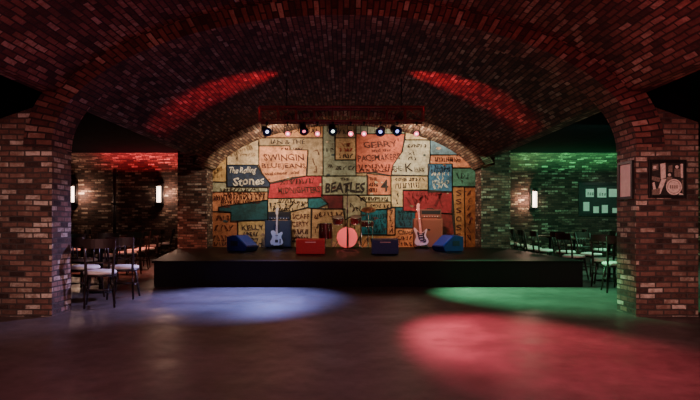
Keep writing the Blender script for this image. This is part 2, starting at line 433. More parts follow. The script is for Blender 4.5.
patches = [
 ([(205,140),(227,140),(227,182),(205,182)], (.70,.50,.25)), ([(227,120),(259,110),(259,165),(227,165)], PALE),
 ([(227,165),(257,165),(262,174),(270,183),(270,187),(227,187)], NAVY), ([(205,182),(227,182),(227,187),(268,187.5),(268,192),(205,192)], PGRN),
 ([(259,105),(323,105),(323,138),(259,138)], (.55,.30,.17)), ([(259,138),(323,138),(323,176),(307,176),(308,150),(290,150),(290,146),(259,146)], GBRN),
 ([(259,146),(290,146),(290,150),(308,150),(306,176),(290,178),(270,183),(262,173),(259,165)], (.82,.42,.27)),
 ([(323,105),(335,105),(335,160),(356,160),(356,176),(323,176)], GGRN), ([(335,105),(356,105),(356,138),(335,138)], (.4,.3,.2)),
 ([(335,138),(356,138),(356,160),(335,160)], TAN),
 ([(322,176),(368,176),(368,195),(322,195)], PGRN), ([(356,134),(405,134),(402,152),(393,165),(391,176),(375,172.5),(356,173)], (.56,.17,.12)),
 ([(356,105),(405,105),(405,134),(356,134)], GGRN), ([(405,105),(440,105),(440,140),(405,140)], CREAM),
 ([(405,140),(430,140),(430,164),(428,176),(391,175),(393,165),(402,152)], GREY), ([(367,173.5),(391,176),(391,195),(367,195)], (.68,.25,.16)),
 ([(391,176),(428,176),(428,190),(403,190),(403,207),(391,207)], CREAM), ([(430,130),(480,130),(480,155),(430,155)], LBLUE),
 ([(430,155),(480,155),(480,168),(452,168),(452,164),(429,164)], (.74,.34,.22)), ([(428,164),(452,164),(452,192),(428,192)], BLUE),
 ([(452,168),(480,168),(480,186.5),(452,186.5)], GREEN), ([(403,190.5),(428,190.5),(452,192),(452,214),(403,211)], CRIM),
 ([(452,187),(464,187),(465,249),(456,249)], (.50,.24,.11)), ([(464,187),(480,187),(480,249),(465,249)], (.42,.17,.08)),
 ([(270,184),(306,176),(322,176),(322,195),(321,197.5),(268,198.5)], (.50,.06,.08)),
 ([(205,192),(240,192),(240,203.5),(219,207),(219,211.5),(205,211.5)], SALM), ([(240,192),(268,192),(268,200),(240,204)], (.66,.34,.2)),
 ([(219,207),(268,200),(268,220),(231,221),(231,212.5),(219,211.5)], DTEAL), ([(205,211.5),(231,212.5),(231,222),(238,222),(238,249),(205,249)], (.48,.2,.11)),
 ([(238,221),(268,220),(268,249),(238,249)], (.56,.42,.2)), ([(268,198.5),(308,198),(308,207),(290,212),(268,212)], CREAM),
 ([(308,198),(321,197.5),(328,204),(318,208.5),(308,208)], TEAL), ([(268,212),(290,212),(290,249),(268,249)], (.5,.3,.17)),
 ([(290,212),(308,208),(312,208.5),(311,241),(290,241)], (.66,.46,.29)), ([(311,208.5),(328,209),(345,209),(345,249),(311,249)], (.62,.40,.24)),
 ([(321,195),(343,195),(343,209),(328,209),(328,204)], MAR), ([(343,195),(357,195),(366,202),(366,215),(350,217),(345,220),(343,209)], (.52,.47,.34)),
 ([(357,195.5),(391,195.5),(391,202),(366,202)], (.70,.62,.42)), ([(366,202),(391,202),(391,209),(366,210)], TAN),
 ([(345,220),(350,217),(361,216),(361,234),(361,249),(345,249)], (.58,.37,.22)),
 ([(361,211),(387,209),(387,234.5),(361,234.5)], (.025,.17,.235)), ([(387,208),(395,208),(395,235),(387,235)], (.64,.30,.17)),
 ([(395,207),(403,207),(403,211),(415,212),(415,228),(395,228)], (.02,.105,.145)), ([(395,228),(440,228),(440,249),(361,249),(361,235),(395,235)], (.68,.35,.18)),
 ([(415,212),(440,213),(440,228),(415,228)], (.5,.1,.07)), ([(440,213),(452,214),(456,249),(440,249)], (.22,.03,.03)),
]
flat([(-3.6, HS), (3.6, HS), (3.6, 3.9), (-3.6, 3.9)], (.45,.33,.2), MY)
for i, (poly, c) in enumerate(patches):
    pts = [mp(*p) for p in poly]; y = MY - .004 - .0003*i
    flat(pts, c, y); edge_lines(pts, MY - .024)
# ragged darker paint stains, splashes
for _ in range(60):
    px, py = random.uniform(213, 472), random.uniform(140, 247); cx, cz = mp(px, py); r = random.uniform(.02, .07)
    k = random.choice([(.3,.2,.13), (.2,.06,.05), (.75,.6,.45), (.06,.09,.1)])
    n = 9; flat([(cx + r*random.uniform(.4, 1.4)*math.cos(2*PI*j/n), cz + r*random.uniform(.3, .9)*math.sin(2*PI*j/n)) for j in range(n)], k, MY-.0215 - .00001*_)
# lettering
def text(s, px, py, h, col=INK, w=None, rot=0, bold=.014, shear=0, align='CENTER'):
    """letters h px tall, centred on a mural point; w = total width in px"""
    cu = bpy.data.curves.new('t', 'FONT'); cu.body = s; cu.size = 1; cu.align_x = 'LEFT'; cu.offset = bold; cu.shear = shear; cu.resolution_u = 2
    o = bpy.data.objects.new('t', cu); COL.objects.link(o)
    bpy.context.view_layer.update()
    me = bpy.data.meshes.new_from_object(o.evaluated_get(bpy.context.evaluated_depsgraph_get()))
    bpy.data.objects.remove(o); bpy.data.curves.remove(cu)
    xs = [v.co.x for v in me.vertices]; ys = [v.co.y for v in me.vertices]
    if not xs: return
    X0, X1, Y0, Y1 = min(xs), max(xs), min(ys), max(ys)
    sy = h/MS/(Y1-Y0); sx = (w/MS/(X1-X0)) if w else sy
    cx, cz = mp(px, py); ca, sa = math.cos(rot), math.sin(rot)
    vs = []; sd = random.uniform(0, 9)
    for v in (me.vertices if len(s) > 1 else ()):
        v.co.x += .045*math.sin(v.co.y*6+sd) + .03*math.sin(v.co.x*5+sd*2); v.co.y += .06*math.sin(v.co.x*4.3+sd) + .03*math.sin(v.co.x*11+sd)
    for v in me.vertices:
        a, b_ = (v.co.x-(X0+X1)/2)*sx, (v.co.y-(Y0+Y1)/2)*sy
        vs.append(bm.verts.new((cx + a*ca - b_*sa, MY-.03, cz + a*sa + b_*ca)))
    for p in me.polygons:
        try: f = bm.faces.new([vs[i] for i in p.vertices])
        except ValueError: continue
        f.normal_update()
        if f.normal.y > 0: f.normal_flip()
        for l in f.loops: l[cl] = (*col, 1)
    bpy.data.meshes.remove(me)
def scrawl(n, px, py, h, col=INK, w=None, rot=0, bold=0, shear=0):
    """a row of n unreadable brush lettering marks, h px tall and w px wide"""
    w = w or n*h*.7; cw = w/n/MS; ch = h/MS; cx, cz = mp(px, py); ca, sa = math.cos(rot), math.sin(rot); t = max(.014, ch*.10)
    for i in range(n):
        gx = -w/MS/2 + (i+.5)*cw
        pts = [(random.choice((-.32,.0,.32))*cw + random.uniform(-.05,.05)*cw, z*ch*.5) for z in random.choice(((-1,1,-.2,-1),(1,-1,-1),(-1,1,0,.9),(1,.1,-1),(-1,1,1,-1),(.9,1,-1,-.9,0)))]
        for p, q in zip(pts, pts[1:]):
            P = Vector((gx + p[0], p[1])); Q = Vector((gx + q[0], q[1])); d = Q-P
            if d.length < 1e-4: continue
            d.normalize(); nn = Vector((-d.y, d.x))*t*random.uniform(.6, 1.1)
            quad = [P-nn-d*t*.5, Q-nn*.8+d*t*.5, Q+nn*.8+d*t*.5, P+nn-d*t*.5]
            flat([(cx + v.x*ca - v.y*sa, cz + v.x*sa + v.y*ca) for v in quad], col, MY-.0295)
WH = (.75,.74,.68); BR = (.10,.025,.018); DB = (.05,.028,.02)
text('IAN & THE', 288, 142, 4.6, DB, 34)
text('SWINGIN', 284, 157.5, 6.6, BR, 40); text('BLUEJEANS', 284, 166.5, 6.2, BR, 44); text('welcome  and', 282, 173, 3.2, BR, 34, .05)
scrawl(1, 316, 153, 5, BR, 7, .3); scrawl(1, 316, 161, 6, BR, 8, .3); scrawl(1, 316, 169, 6, BR, 7)
text('The Rolling', 243, 171, 8, WH, 27, .03, .02, .25); text('Stones', 249, 181, 8.5, WH, 32, .05, .02, .25)
scrawl(12, 240, 189.8, 2.4, DB, 40)
scrawl(11, 297, 181.5, 4.2, BR, 34, .06, .016); text('MIDNIGHTERS', 299, 190, 6, BR, 42, .03, .016)
text('THE', 345, 179.3, 3, INK, 9); text('BEATLES', 345, 187.5, 10, INK, 40, 0, .035)
text('GERRY', 380, 144.5, 6.2, BR, 34, .06); text('and the', 381, 150.3, 3, BR, 20, .04); text('PACEMAKERS', 379, 157.5, 6.2, BR, 42, .05); scrawl(10, 374, 166.5, 3.4, BR, 32); text("'", 398, 140, 3, BR)
text('THE', 397, 168.5, 5, INK, 9, .05); text('K', 409, 167.5, 8.5, INK, 8, .1); text('inks', 419, 169.5, 5, DB, 10); text('x1', 411, 153.5, 3.6, INK, 7); scrawl(3, 412, 158.5, 3, INK, 8)
text('4', 384.5, 185.5, 12, INK, 7.5, 0, .01); text('THE', 373, 179, 3, BR, 8); scrawl(4, 373.5, 184.5, 3, BR, 9); scrawl(4, 373, 190, 3, BR, 8)
scrawl(10, 407, 185.5, 4.4, DB, 26, .04); scrawl(1, 397, 195, 4, DB); scrawl(1, 397, 202, 4, DB)
scrawl(15, 374, 199, 3, DB, 30); scrawl(6, 379, 206, 3, DB, 20)
scrawl(3, 346, 145, 3, RED, 9); scrawl(4, 346, 150, 3, RED, 14); scrawl(5, 346, 156, 3.6, DB, 14)
scrawl(9, 440, 170.5, 4, (.02,.05,.1), 20, .1, .02, .2); scrawl(2, 440, 178, 4, WH, 8); scrawl(4, 440, 186, 4.5, WH, 16, .1)
scrawl(4, 462, 176, 5, (.02,.06,.05), 12, 0, .02, .2); scrawl(1, 462, 182, 3, INK)
scrawl(11, 446, 159.5, 3.6, BR, 24)
for i, ch in enumerate('SSSOSS'): text(ch, 458.5, 193 + i*8.6, 5.4, BR, 5.5, .15)
for i in range(7): scrawl(1, 468.5, 193 + i*7.4, 4.6, BR, 4.5)
scrawl(10, 226, 197.5, 4.4, BR, 25, .03); scrawl(9, 230, 202, 2.8, BR, 18); scrawl(5, 256, 197, 5.4, BR, 20, .06); scrawl(3, 243.5, 197.5, 3.2, BR, 5)
scrawl(4, 223, 218, 4.4, BR, 14); scrawl(4, 224, 228, 5, BR, 20); scrawl(5, 223, 238, 5, BR, 20)
text('KELLY', 253, 227.5, 5, DB, 22, .05); scrawl(5, 251, 234, 3.5, DB, 16); scrawl(5, 252, 241, 5, DB, 22)
scrawl(7, 286, 201, 3, DB, 18); scrawl(5, 291, 206.3, 4.6, DB, 30); scrawl(2, 273, 206, 6, INK, 7)
text('SCAFF', 301, 216.5, 5, BR, 17); text('CERTY', 300.5, 224, 5, BR, 17); scrawl(7, 300.5, 231.5, 4.4, BR, 17); scrawl(3, 299, 237, 3, BR, 10)
scrawl(9, 376, 217, 4, (.01,.05,.07), 22, .08, .02); scrawl(4, 375, 227, 5, (.01,.05,.07), 20)
for i in range(4): scrawl(1, 391, 212.5 + i*6, 4.2, BR, 4.5)
scrawl(4, 405, 217, 5, (.01,.03,.045), 15); scrawl(3, 405, 223.5, 4, (.01,.03,.045), 13)
text('Chuck', 406, 232, 4.6, INK, 16, 0, .02, .2); scrawl(11, 385, 241, 4, BR, 30)
scrawl(4, 418, 200, 7, (.18,.01,.02), 26, .06, .02); scrawl(1, 438, 200, 11, (.18,.01,.02), 10); text('4', 416, 206.5, 4, (.18,.01,.02), 5)
scrawl(3, 318, 216, 4, BR, 9, .4); scrawl(2, 320, 226, 4, BR, 9); text('THE', 336, 217, 4, BR, 12, .2); scrawl(1, 352, 205, 4, DB, 5); scrawl(3, 357, 209, 4, DB, 11, .2); scrawl(2, 353, 229, 4, BR, 9, .3); scrawl(3, 356, 238, 4, BR, 10)
scrawl(10, 242, 151, 4, (.5,.36,.24), 24, .35, .008, .2); scrawl(4, 219, 170, 4, (.45,.28,.14), 11, .5, .008); scrawl(1, 238, 159, 4, (.5,.36,.24), 5)
for px, py, h, w_, c_, n_ in ((226,206,2.5,10,BR,5),(252,202,2.2,18,BR,8),(224,244,3,22,BR,8),(252,246,2.6,22,DB,8),(283,209.5,2.4,20,DB,8),(300,238.5,2.4,18,BR,7),(330,214,3.2,26,BR,6),(322,231,3.4,14,BR,4),
  (318,241,3.2,12,BR,4),(350,224,3,9,BR,3),(375,231,3,20,(.01,.05,.07),6),(375,221.5,2.6,22,(.01,.05,.07),7),(405,212,2.4,14,(.01,.03,.045),5),(425,194,3,34,(.18,.01,.02),9),(440,167,2.6,18,(.02,.05,.1),6),(440,174,2.4,18,WH,6),(440,182,2.6,18,WH,6),
  (410,179.5,2.6,30,DB,9),(417,146,2.6,20,DB,6),(378,170.5,2.2,38,BR,12),(292,149,1.8,22,BR,8),(240,145.5,2.6,20,(.5,.36,.24),6),(246,155,2.4,20,(.5,.36,.24),7),(219,160,3,11,(.45,.28,.14),3),(218,176,2.6,10,(.45,.28,.14),3),
  (296,131,4,50,BR,9),(285,126,3,36,BR,7),(345,132,4,14,DB,3),(330,150,3.4,8,DB,2),(330,166,3,9,DB,2),(345,168,3,20,DB,5),(380,240,2.6,28,BR,8),(404,238,3,16,BR,5),(404,244,2.8,16,BR,5),(243,193.8,1.8,40,BR,12),(300,202.6,1.8,18,DB,7),(455,161,2.6,12,BR,3)):
    scrawl(n_, px, py, h, c_, w_)
me = bpy.data.meshes.new('stage_mural'); bm.to_mesh(me); bm.free(); me.materials.append(M['mural'])
mural = bpy.data.objects.new('mural', me); COL.objects.link(mural)
tag(mural, 'patchwork mural of hand lettered band names on the wall behind the stage', 'mural')

# ------------------------------------------------------------------ lighting truss and lamps
TY = 11.0; TS = 600/TY
def tx(px): return (px-344)/TS
def tz(py): return CZ + (221-py)/TS
tr = thing('lighting_truss', 'long black box truss above the stage carrying the coloured lamps', 'truss', (0,TY,tz(122)))
x0, x1, hh, dd = tx(260), tx(423), tz(108)-tz(122), .26
for y, z in ((-dd/2, 0), (dd/2, 0), (-dd/2, hh), (dd/2, hh)):
    part('chord', tr, M['truss'], lambda bm: tube(bm, [(x0, y, z), (x1, y, z)], .019, 10))
nb = 9
for k in range(nb+1):
    x = x0 + (x1-x0)*k/nb
    def fr(bm):
        tube(bm, [(x, -dd/2, 0), (x, -dd/2, hh)], .011, 6); tube(bm, [(x, dd/2, 0), (x, dd/2, hh)], .011, 6)
        tube(bm, [(x, -dd/2, 0), (x, dd/2, 0)], .011, 6); tube(bm, [(x, -dd/2, hh), (x, dd/2, hh)], .011, 6)
    part('cross_frame', tr, M['truss'], fr)
    if k < nb:
        x2 = x + (x1-x0)/nb
        for q in (-1, 1):
            e = (k % 2 == 0) == (q < 0)
            part('brace', tr, M['truss'], lambda bm: tube(bm, [(x, q*dd/2, hh if e else 0), (x2, q*dd/2, 0 if e else hh)], .006, 6))
for x in (-1.05, 1.05):
    zt = SPR + VB*math.sqrt(1-(x/VA)**2) - tz(122)
    part('hanging_rod', tr, M['darkmetal'], lambda bm: tube(bm, [(x, 0, hh-.02), (x, 0, zt+.02)], .012, 8))
for x in (-1.05, 1.05): part('cross_bar', tr, M['truss'], lambda bm: tube(bm, [(x, -dd/2, hh), (x, dd/2, hh)], .012, 6))

def lamp_fixture(name, label, px, py, r, L, lensmat, bodymat, group, aim):
    zc = tz(py + 1.3); zb = tz(122)
    t = thing(name, label, 'stage light', (tx(px), TY - dd/2, zc), 0, group)
    mt = Matrix.Rotation(aim[0], 4, 'Z') @ Matrix.Rotation(PI/2 - aim[1], 4, 'X')   # +z of the lathe points out to the room
    h = B(); lathe(h, [(0, -L), (r*.62, -L), (r*.8, -L*.8), (r*.86, -.02), (r, 0), (r*1.04, .02), (r*.97, .02), (r*.9, -.005)], 18, mt)
    obj('housing', h, bodymat, t)
    g = B(); lathe(g, [(0, .006), (r*.45, .004), (r*.9, -.006)], 18, mt); ln = obj('lens', g, M['l_glass'] if r > .06 else lensmat, t)
    if r < .06:
        k = B(); lathe(k, [(0, .016), (r*.2, .014), (r*.34, .005)], 12, mt); obj('bulb', k, M['l_core'], ln)
    if r > .06:
        k = B(); lathe(k, [(0, .022), (r*.25, .018), (r*.38, .006)], 14, mt); obj('bulb', k, lensmat, ln)
    y = B(); w = r*1.2
    tube(y, [(-w, 0, -.01), (-w, 0, (zb-zc)*.62), (w, 0, (zb-zc)*.62), (w, 0, -.01)], .009, 6); obj('yoke', y, M['darkmetal'], t)
    c = B(); tube(c, [(0, 0, (zb-zc)*.6), (0, 0, zb-zc-.03)], .013, 8); box(c, -.025, .025, -.025, .025, zb-zc-.05, zb-zc-.018); obj('clamp', c, M['darkmetal'], t)
    # colour frame bracket and barn door on the larger lamps
    if r > .06:
        d = B(); v = [mt @ Vector(p) for p in ((-r*.8, r*1.0, .02), (r*.8, r*1.0, .02), (r*.95, r*1.25, .1), (-r*.95, r*1.25, .1))]
        d.faces.new([d.verts.new(p) for p in v]); obj('barn_door', d, M['darkmetal'], t)
    return t
gp, gs = 'large stage lamps on the truss', 'small pink stage lamps on the truss'
A0 = (.0, -.32)
lamp_fixture('stage_light', 'large black stage lamp at left end of the truss, pale blue lens', 268, 131.5, .082, .2, M['l_bluewhite'], M['body_blue'], gp, (.45, -.45))
lamp_fixture('stage_light', 'large black stage lamp with pink lens, hanging between two small pink lamps', 304.5, 131, .08, .2, M['l_pink'], M['body_pink'], gp, (.3, -.7))
lamp_fixture('stage_light', 'large black stage lamp with whitish green lens near the truss middle', 333, 131, .082, .2, M['l_white'], M['darkmetal'], gp, (.2, -.6))
lamp_fixture('stage_light', 'blue-lensed stage lamp, left one of the neighbouring blue pair', 380, 131.5, .085, .2, M['l_blue'], M['body_blue'], gp, (-.2, -.4))
lamp_fixture('stage_light', 'blue-lensed stage lamp, right one of the neighbouring blue pair', 396.5, 131, .088, .2, M['l_blue'], M['body_blue'], gp, (.4, -.4))
for px, lab in ((288.4, 'small pink stage lamp, leftmost of the small lamps on the truss'), (317.8, 'small pink stage lamp just left of the whitish green lamp'),
                (350.7, 'small pink stage lamp just right of the whitish green lamp'), (363.8, 'small pink stage lamp just left of the blue pair of lamps'), (415.6, 'small pink stage lamp at the right end of the truss')):
    lamp_fixture('small_stage_light', lab, px, 133.6, .05, .13, M['l_pink'], M['body_pink'], gs, A0)

# ------------------------------------------------------------------ wall lights, pipe, pictures
def sconce(px, py, side, label):
    s = 600/19.2; x = (px-344)/s; z = CZ + (221-py)/s
    t = thing('wall_light', label, 'wall light', (x, 19.2, z), 0, 'wall lights on the far brick walls')
    part('back_plate', t, M['darkmetal'], lambda bm: box(bm, -.14, .14, -.03, 0, -.34, .36, .006))
    part('shade', t, M['glow'], lambda bm: lathe(bm, [(0, -.25), (.06, -.25), (.066, -.235), (.066, .235), (.06, .25), (0, .25)], 16, Matrix.Translation((0,-.13,0))), label='glowing white glass tube')
    part('top_cap', t, M['darkmetal'], lambda bm: lathe(bm, [(0,.25),(.1,.25),(.1,.3),(.06,.36),(0,.38)], 16, Matrix.Translation((0,-.13,0))))
    part('bottom_cap', t, M['darkmetal'], lambda bm: lathe(bm, [(0,-.3),(.07,-.3),(.1,-.27),(.1,-.25),(0,-.25)], 16, Matrix.Translation((0,-.13,0))))
    part('side_rail', t, M['darkmetal'], lambda bm: box(bm, side*.115-.035, side*.115+.035, -.17, -.03, -.3, .36, .005))
    point('wall_light_lamp', (x + side*.27, 18.98, z), (1,.6,.42), 26, .08)
    return t
sconce(74, 194.5, 1, 'lit tube wall light half behind the bare left brick pillar')
sconce(160, 194.5, 1, 'lit tube wall light on far brick wall left of the stage')
sconce(533.5, 199.5, -1, 'lit tube wall light on green lit brick wall right of the stage')
s19 = 600/19.2
def pipe(bm):
    tube(bm, [(0,0,0), (0,0,2.82)], .055, 12)
pt = thing('wall_pipe', 'dark vertical pipe on the brick wall between two lit wall lights', 'pipe', ((115.5-344)/s19, 19.12, 0))
part('pipe', pt, M['darkmetal'], pipe)
for z in (.6, 1.7, 2.6):
    part('bracket', pt, M['darkmetal'], lambda bm: box(bm, -.09, .09, -.06, .08, z-.02, z+.02))

def pic_frame(t, w, h, bw=.035, d=.03):
    for nm, b in (('frame_side', (-w/2, -w/2+bw, -h/2, h/2)), ('frame_side', (w/2-bw, w/2, -h/2, h/2)), ('frame_top', (-w/2+bw, w/2-bw, h/2-bw, h/2)), ('frame_bottom', (-w/2+bw, w/2-bw, -h/2, -h/2+bw))):
        part(nm, t, M['frame'], lambda bm: box(bm, b[0], b[1], -d, 0, b[2], b[3], .003))
# front picture on the right pillar: black and white stage photograph with a round drum
w, h = 37.5/83, 38/83
t = thing('framed_picture', 'square black framed dark photo collage with a pale round drum on brick pillar', 'picture', ((666.5-344)/83, 7.228, CZ+(221-179)/83))
pic_frame(t, w, h)
def picture(bm):
    box(bm, -w/2+.02, w/2-.02, -.012, 0, -h/2+.02, h/2-.02)
    y = -.0125
    def q(pts, mi):
        f = bm.faces.new([bm.verts.new((x*w, y, z*h)) for x, z in pts]); f.material_index = mi
    def P(px, pz): return (px/37.5-.5, .5-pz/38)
    def poly(mi, *p):
        nonlocal y; y -= .0002; q([P(*a) for a in p], mi)
    def disc(mi, cx, cz, r, n=20): poly(mi, *[(cx+r*math.cos(2*PI*k/n), cz+r*math.sin(2*PI*k/n)) for k in range(n)])
    poly(1, (12,4),(17,3),(17.5,18),(12.5,19)); poly(1, (13,19),(18,19),(12,34),(8,34)); poly(2, (3,16),(12,18),(11,22),(3,20))
    poly(2, (4,5),(10,4),(10,10),(4,11)); poly(1, (5,6),(8,6),(8,9),(5,9)); poly(2, (20,6),(24,5),(24,12),(20,12)); disc(1, 28.5, 7, 1.7); poly(2, (26,9),(32,9),(33,17),(26,17))
    poly(1, (32,4),(34.5,4),(34.5,18),(32.5,18)); disc(1, 21, 15, 1.6); poly(2, (18,17),(24,17),(24,24),(18,24)); poly(1, (4,23),(6,22),(8,31),(5,32)); poly(2, (3,30),(12,28),(11,35),(3,35))
    disc(1, 25.5, 27, 8); disc(2, 25.5, 27, 6.6); disc(1, 25.5, 27, 6.2)
    for k in range(4): poly(2, (21.5+2.1*k,25.2),(22.8+2.1*k,25.2),(22.8+2.1*k,28.6),(21.5+2.1*k,28.6))
    poly(2, (33,20),(35,20),(35,32),(34,34)); poly(1, (31,33),(35,34),(35,35.5),(30,35.5))
part('print', t, [M['picdark'], M['picpale'], M['picmid']], picture, recalc=False)
# narrow picture on the inner side of the right pillar
t = thing('framed_picture', 'black framed plain pale print on the side of the brick pillar', 'picture', (PIN-.002, 7.465, CZ+(221-180.5)/80.4), -PI/2)
w2, h2 = .38, .47
pic_frame(t, w2, h2)
part('print', t, M['pinkpic'], lambda bm: box(bm, -w2/2+.03, w2/2-.03, -.013, 0, -h2/2+.03, h2/2-.03))
# display board with papers on the far right wall
bx0, bx1 = (578-344)/s19, 9.3; bz0, bz1 = CZ+(221-216)/s19, CZ+(221-182.5)/s19
t = thing('display_board', 'large black framed display case of small papers on the far right wall', 'notice board', ((bx0+bx1)/2, 19.198, (bz0+bz1)/2))
bw_, bh_ = bx1-bx0, bz1-bz0
pic_frame(t, bw_, bh_, .09, .06)
part('backing', t, M['board'], lambda bm: box(bm, -bw_/2+.05, bw_/2-.05, -.02, 0, -bh_/2+.05, bh_/2-.05))
def bp(px, py): return ((px-344)/s19 - (bx0+bx1)/2, CZ+(221-py)/s19 - (bz0+bz1)/2)
for (a, b_, c, d, k) in ((585.5,189,593.5,197,1),(597,188,606,197.5,1),(608.5,189,617.5,197,0),(583,202,589,211,0),(593,206.5,598.5,213,0),(601.5,205,607.5,213,0),(612,208,618,213,0),(620,190,628,197,0),(622,205,628,213,1)):
    x0_, z1_ = bp(a, b_); x1_, z0_ = bp(c, d)
    def pp(bm):
        box(bm, x0_, x1_, -.024, -.02, z0_, z1_)
        if k:
            for j in range(3):
                xx = x0_ + (x1_-x0_)*(.2+.28*j); f = bm.faces.new([bm.verts.new(p) for p in ((xx,-.0245,z0_+.05),(xx+.05,-.0245,z0_+.05),(xx+.05,-.0245,z0_+.05+random.uniform(.06,.13)),(xx,-.0245,z0_+.14))]); f.material_index = 1
    part('paper', t, [M['paper'], M['photo']], pp, recalc=False)

# ------------------------------------------------------------------ backline on stage
def cabinet(name, label, cat, x, y, z, w, d, h, mat, grm, badge, rz=0, group=None):
    t = thing(name, label, cat, (x, y, z), rz, group)
    part('case', t, mat, lambda bm: box(bm, -w/2, w/2, 0, d, .03, h, .014))
    part('grille', t, grm, lambda bm: box(bm, -w/2+.035, w/2-.035, -.008, .01, .065, h-.04, .004))
    for sx in (-1, 1):
        for yy in (.05, d-.05): part('foot', t, M['rubber'], lambda bm: lathe(bm, [(0,0),(.022,0),(.026,.03),(0,.032)], 12, Matrix.Translation((sx*(w/2-.06), yy, 0))))
        part('side_handle', t, M['blackamp'], lambda bm: box(bm, sx*w/2-.006, sx*w/2+.006, d/2-.07, d/2+.07, h*.55, h*.55+.05))
    if badge: part('badge', t, badge, lambda bm: prism(bm, [(.05*math.cos(2*PI*k/16), h*.62+.02*math.sin(2*PI*k/16)) for k in range(16)], -.013, -.008, 'y'))
    return t
def amp_head(label, x, y, z, w, d, h, mat, panel):
    t = thing('amplifier_head', label, 'amplifier', (x, y, z), 0)
    part('case', t, mat, lambda bm: box(bm, -w/2, w/2, 0, d, .012, h, .012))
    p = part('control_panel', t, panel, lambda bm: box(bm, -w/2+.03, w/2-.03, -.005, .01, .035, h*.42, .002))
    for k in range(6): part('knob', p, M['silver'], lambda bm: lathe(bm, [(0,.018),(.01,.018),(.012,0)], 10, Matrix.Translation((-w/2+.1+k*(w-.2)/5, -.005, h*.23)) @ Matrix.Rotation(PI/2, 4, 'X')))
    part('grille', t, M['blackamp'], lambda bm: box(bm, -w/2+.03, w/2-.03, -.004, .01, h*.48, h-.03, .002))
    part('carry_handle', t, M['rubber'], lambda bm: tube(bm, [(-.09, d/2, h-.002), (-.07, d/2, h+.022), (.07, d/2, h+.022), (.09, d/2, h-.002)], .01, 8))
    for sx in (-1, 1): part('foot', t, M['rubber'], lambda bm: box(bm, sx*(w/2-.06)-.02, sx*(w/2-.06)+.02, .03, d-.03, 0, .013))
    return t
cabinet('speaker_cabinet', 'navy speaker cabinet standing behind the white guitar', 'speaker cabinet', -1.70, 15.42, HS, .67, .34, .715, M['tolex'], M['grille'], None)
amp_head('small black amplifier head on top of the navy speaker cabinet', -1.67, 15.46, HS+.715, .58, .24, .215, M['blackamp'], M['grille'])
cabinet('speaker_cabinet', 'reddish orange speaker cabinet standing behind the pink lit guitar', 'speaker cabinet', 2.17, 15.42, HS, .73, .34, .76, M['orange'], M['orange_gr'], M['pickguard'])
amp_head('brown amplifier head on top of the reddish orange speaker cabinet', 2.24, 15.46, HS+.76, .54, .24, .235, M['brownhead'], M['orange_gr'])

def wedge(label, x, y, rz, w, h, mat, grm, badge=True, group='wedge stage monitors on the stage'):
    t = thing('stage_monitor', label, 'stage monitor', (x, y, HS), rz, group)
    d = h*1.35
    prof = [(0, .012), (d*.92, .012), (d, h*.3), (d*.42, h), (0, h*.9)]
    part('cabinet', t, mat, lambda bm: prism(bm, prof, -w/2, w/2, 'x', .008))
    a, b_ = Vector((d, h*.3)), Vector((d*.42, h)); nrm = Vector((b_.y-a.y, a.x-b_.x)).normalized()
    p = [a.lerp(b_, .07), a.lerp(b_, .93), a.lerp(b_, .93)+nrm*.012, a.lerp(b_, .07)+nrm*.012]
    part('grille', t, grm, lambda bm: prism(bm, [tuple(v) for v in p], -w/2+.03, w/2-.03, 'x'))
    if badge: part('badge', t, M['silver'], lambda bm: box(bm, -.11, .11, -.004, .006, h*.74, h*.80))
    for sx in (-1, 1):
        part('side_handle', t, M['silver'] if badge else M['blackamp'], lambda bm: box(bm, sx*w/2-.006, sx*w/2+.008, d*.2, d*.55, h*.35, h*.65, .003))
    for sx in (-1, 1): part('skid', t, M['rubber'], lambda bm: box(bm, sx*(w/2-.045)-.015, sx*(w/2-.045)+.015, .03, d*.88, 0, .014))
    return t
wedge('red lit wedge monitor at centre stage, left of the pink bass drum', -.70, 12.5, 0, .60, .33, M['red_lit_wedge'], M['blackamp'])
wedge('blue lit wedge monitor at centre stage, right of the pink bass drum', .86, 12.5, 0, .55, .33, M['blue_lit_wedge'], M['blackamp'])
wedge('blue lit wedge monitor at the left edge of the stage, turned to the right', -2.57, 13.9, -1.92, .56, .38, M['shaded_wedge'], M['blue_light'], False)
wedge('blue lit wedge monitor at the right edge of the stage, turned to the left', 2.62, 13.9, 1.92, .56, .38, M['shaded_wedge'], M['blue_light'], False)

# guitars
def smooth(pts, sub=5):
    n = len(pts); out = []
    for i in range(n):
        p0, p1, p2, p3 = (Vector(pts[(i+k) % n]) for k in (-1, 0, 1, 2))
        for j in range(sub):
            t = j/sub
            out.append(tuple(.5*((2*p1) + (p2-p0)*t + (2*p0-5*p1+4*p2-p3)*t*t + (3*p1-p0-3*p2+p3)*t**3)))
    return out
TELE = [(0,0),(.10,.006),(.155,.05),(.162,.11),(.132,.17),(.116,.22),(.13,.27),(.152,.315),(.135,.35),(.10,.345),(.062,.312),(.035,.315),(.0,.345),(-.04,.36),(-.07,.385),(-.115,.39),(-.148,.365),(-.148,.315),(-.122,.26),(-.115,.215),(-.135,.16),(-.162,.11),(-.155,.05),(-.10,.006)]
STRAT = [(0,0),(.09,.008),(.15,.055),(.155,.12),(.122,.19),(.116,.24),(.138,.30),(.158,.355),(.14,.38),(.10,.345),(.06,.31),(.03,.305),(-.03,.32),(-.06,.345),(-.095,.395),(-.135,.43),(-.155,.40),(-.138,.32),(-.116,.25),(-.122,.19),(-.16,.12),(-.155,.055),(-.09,.004)]
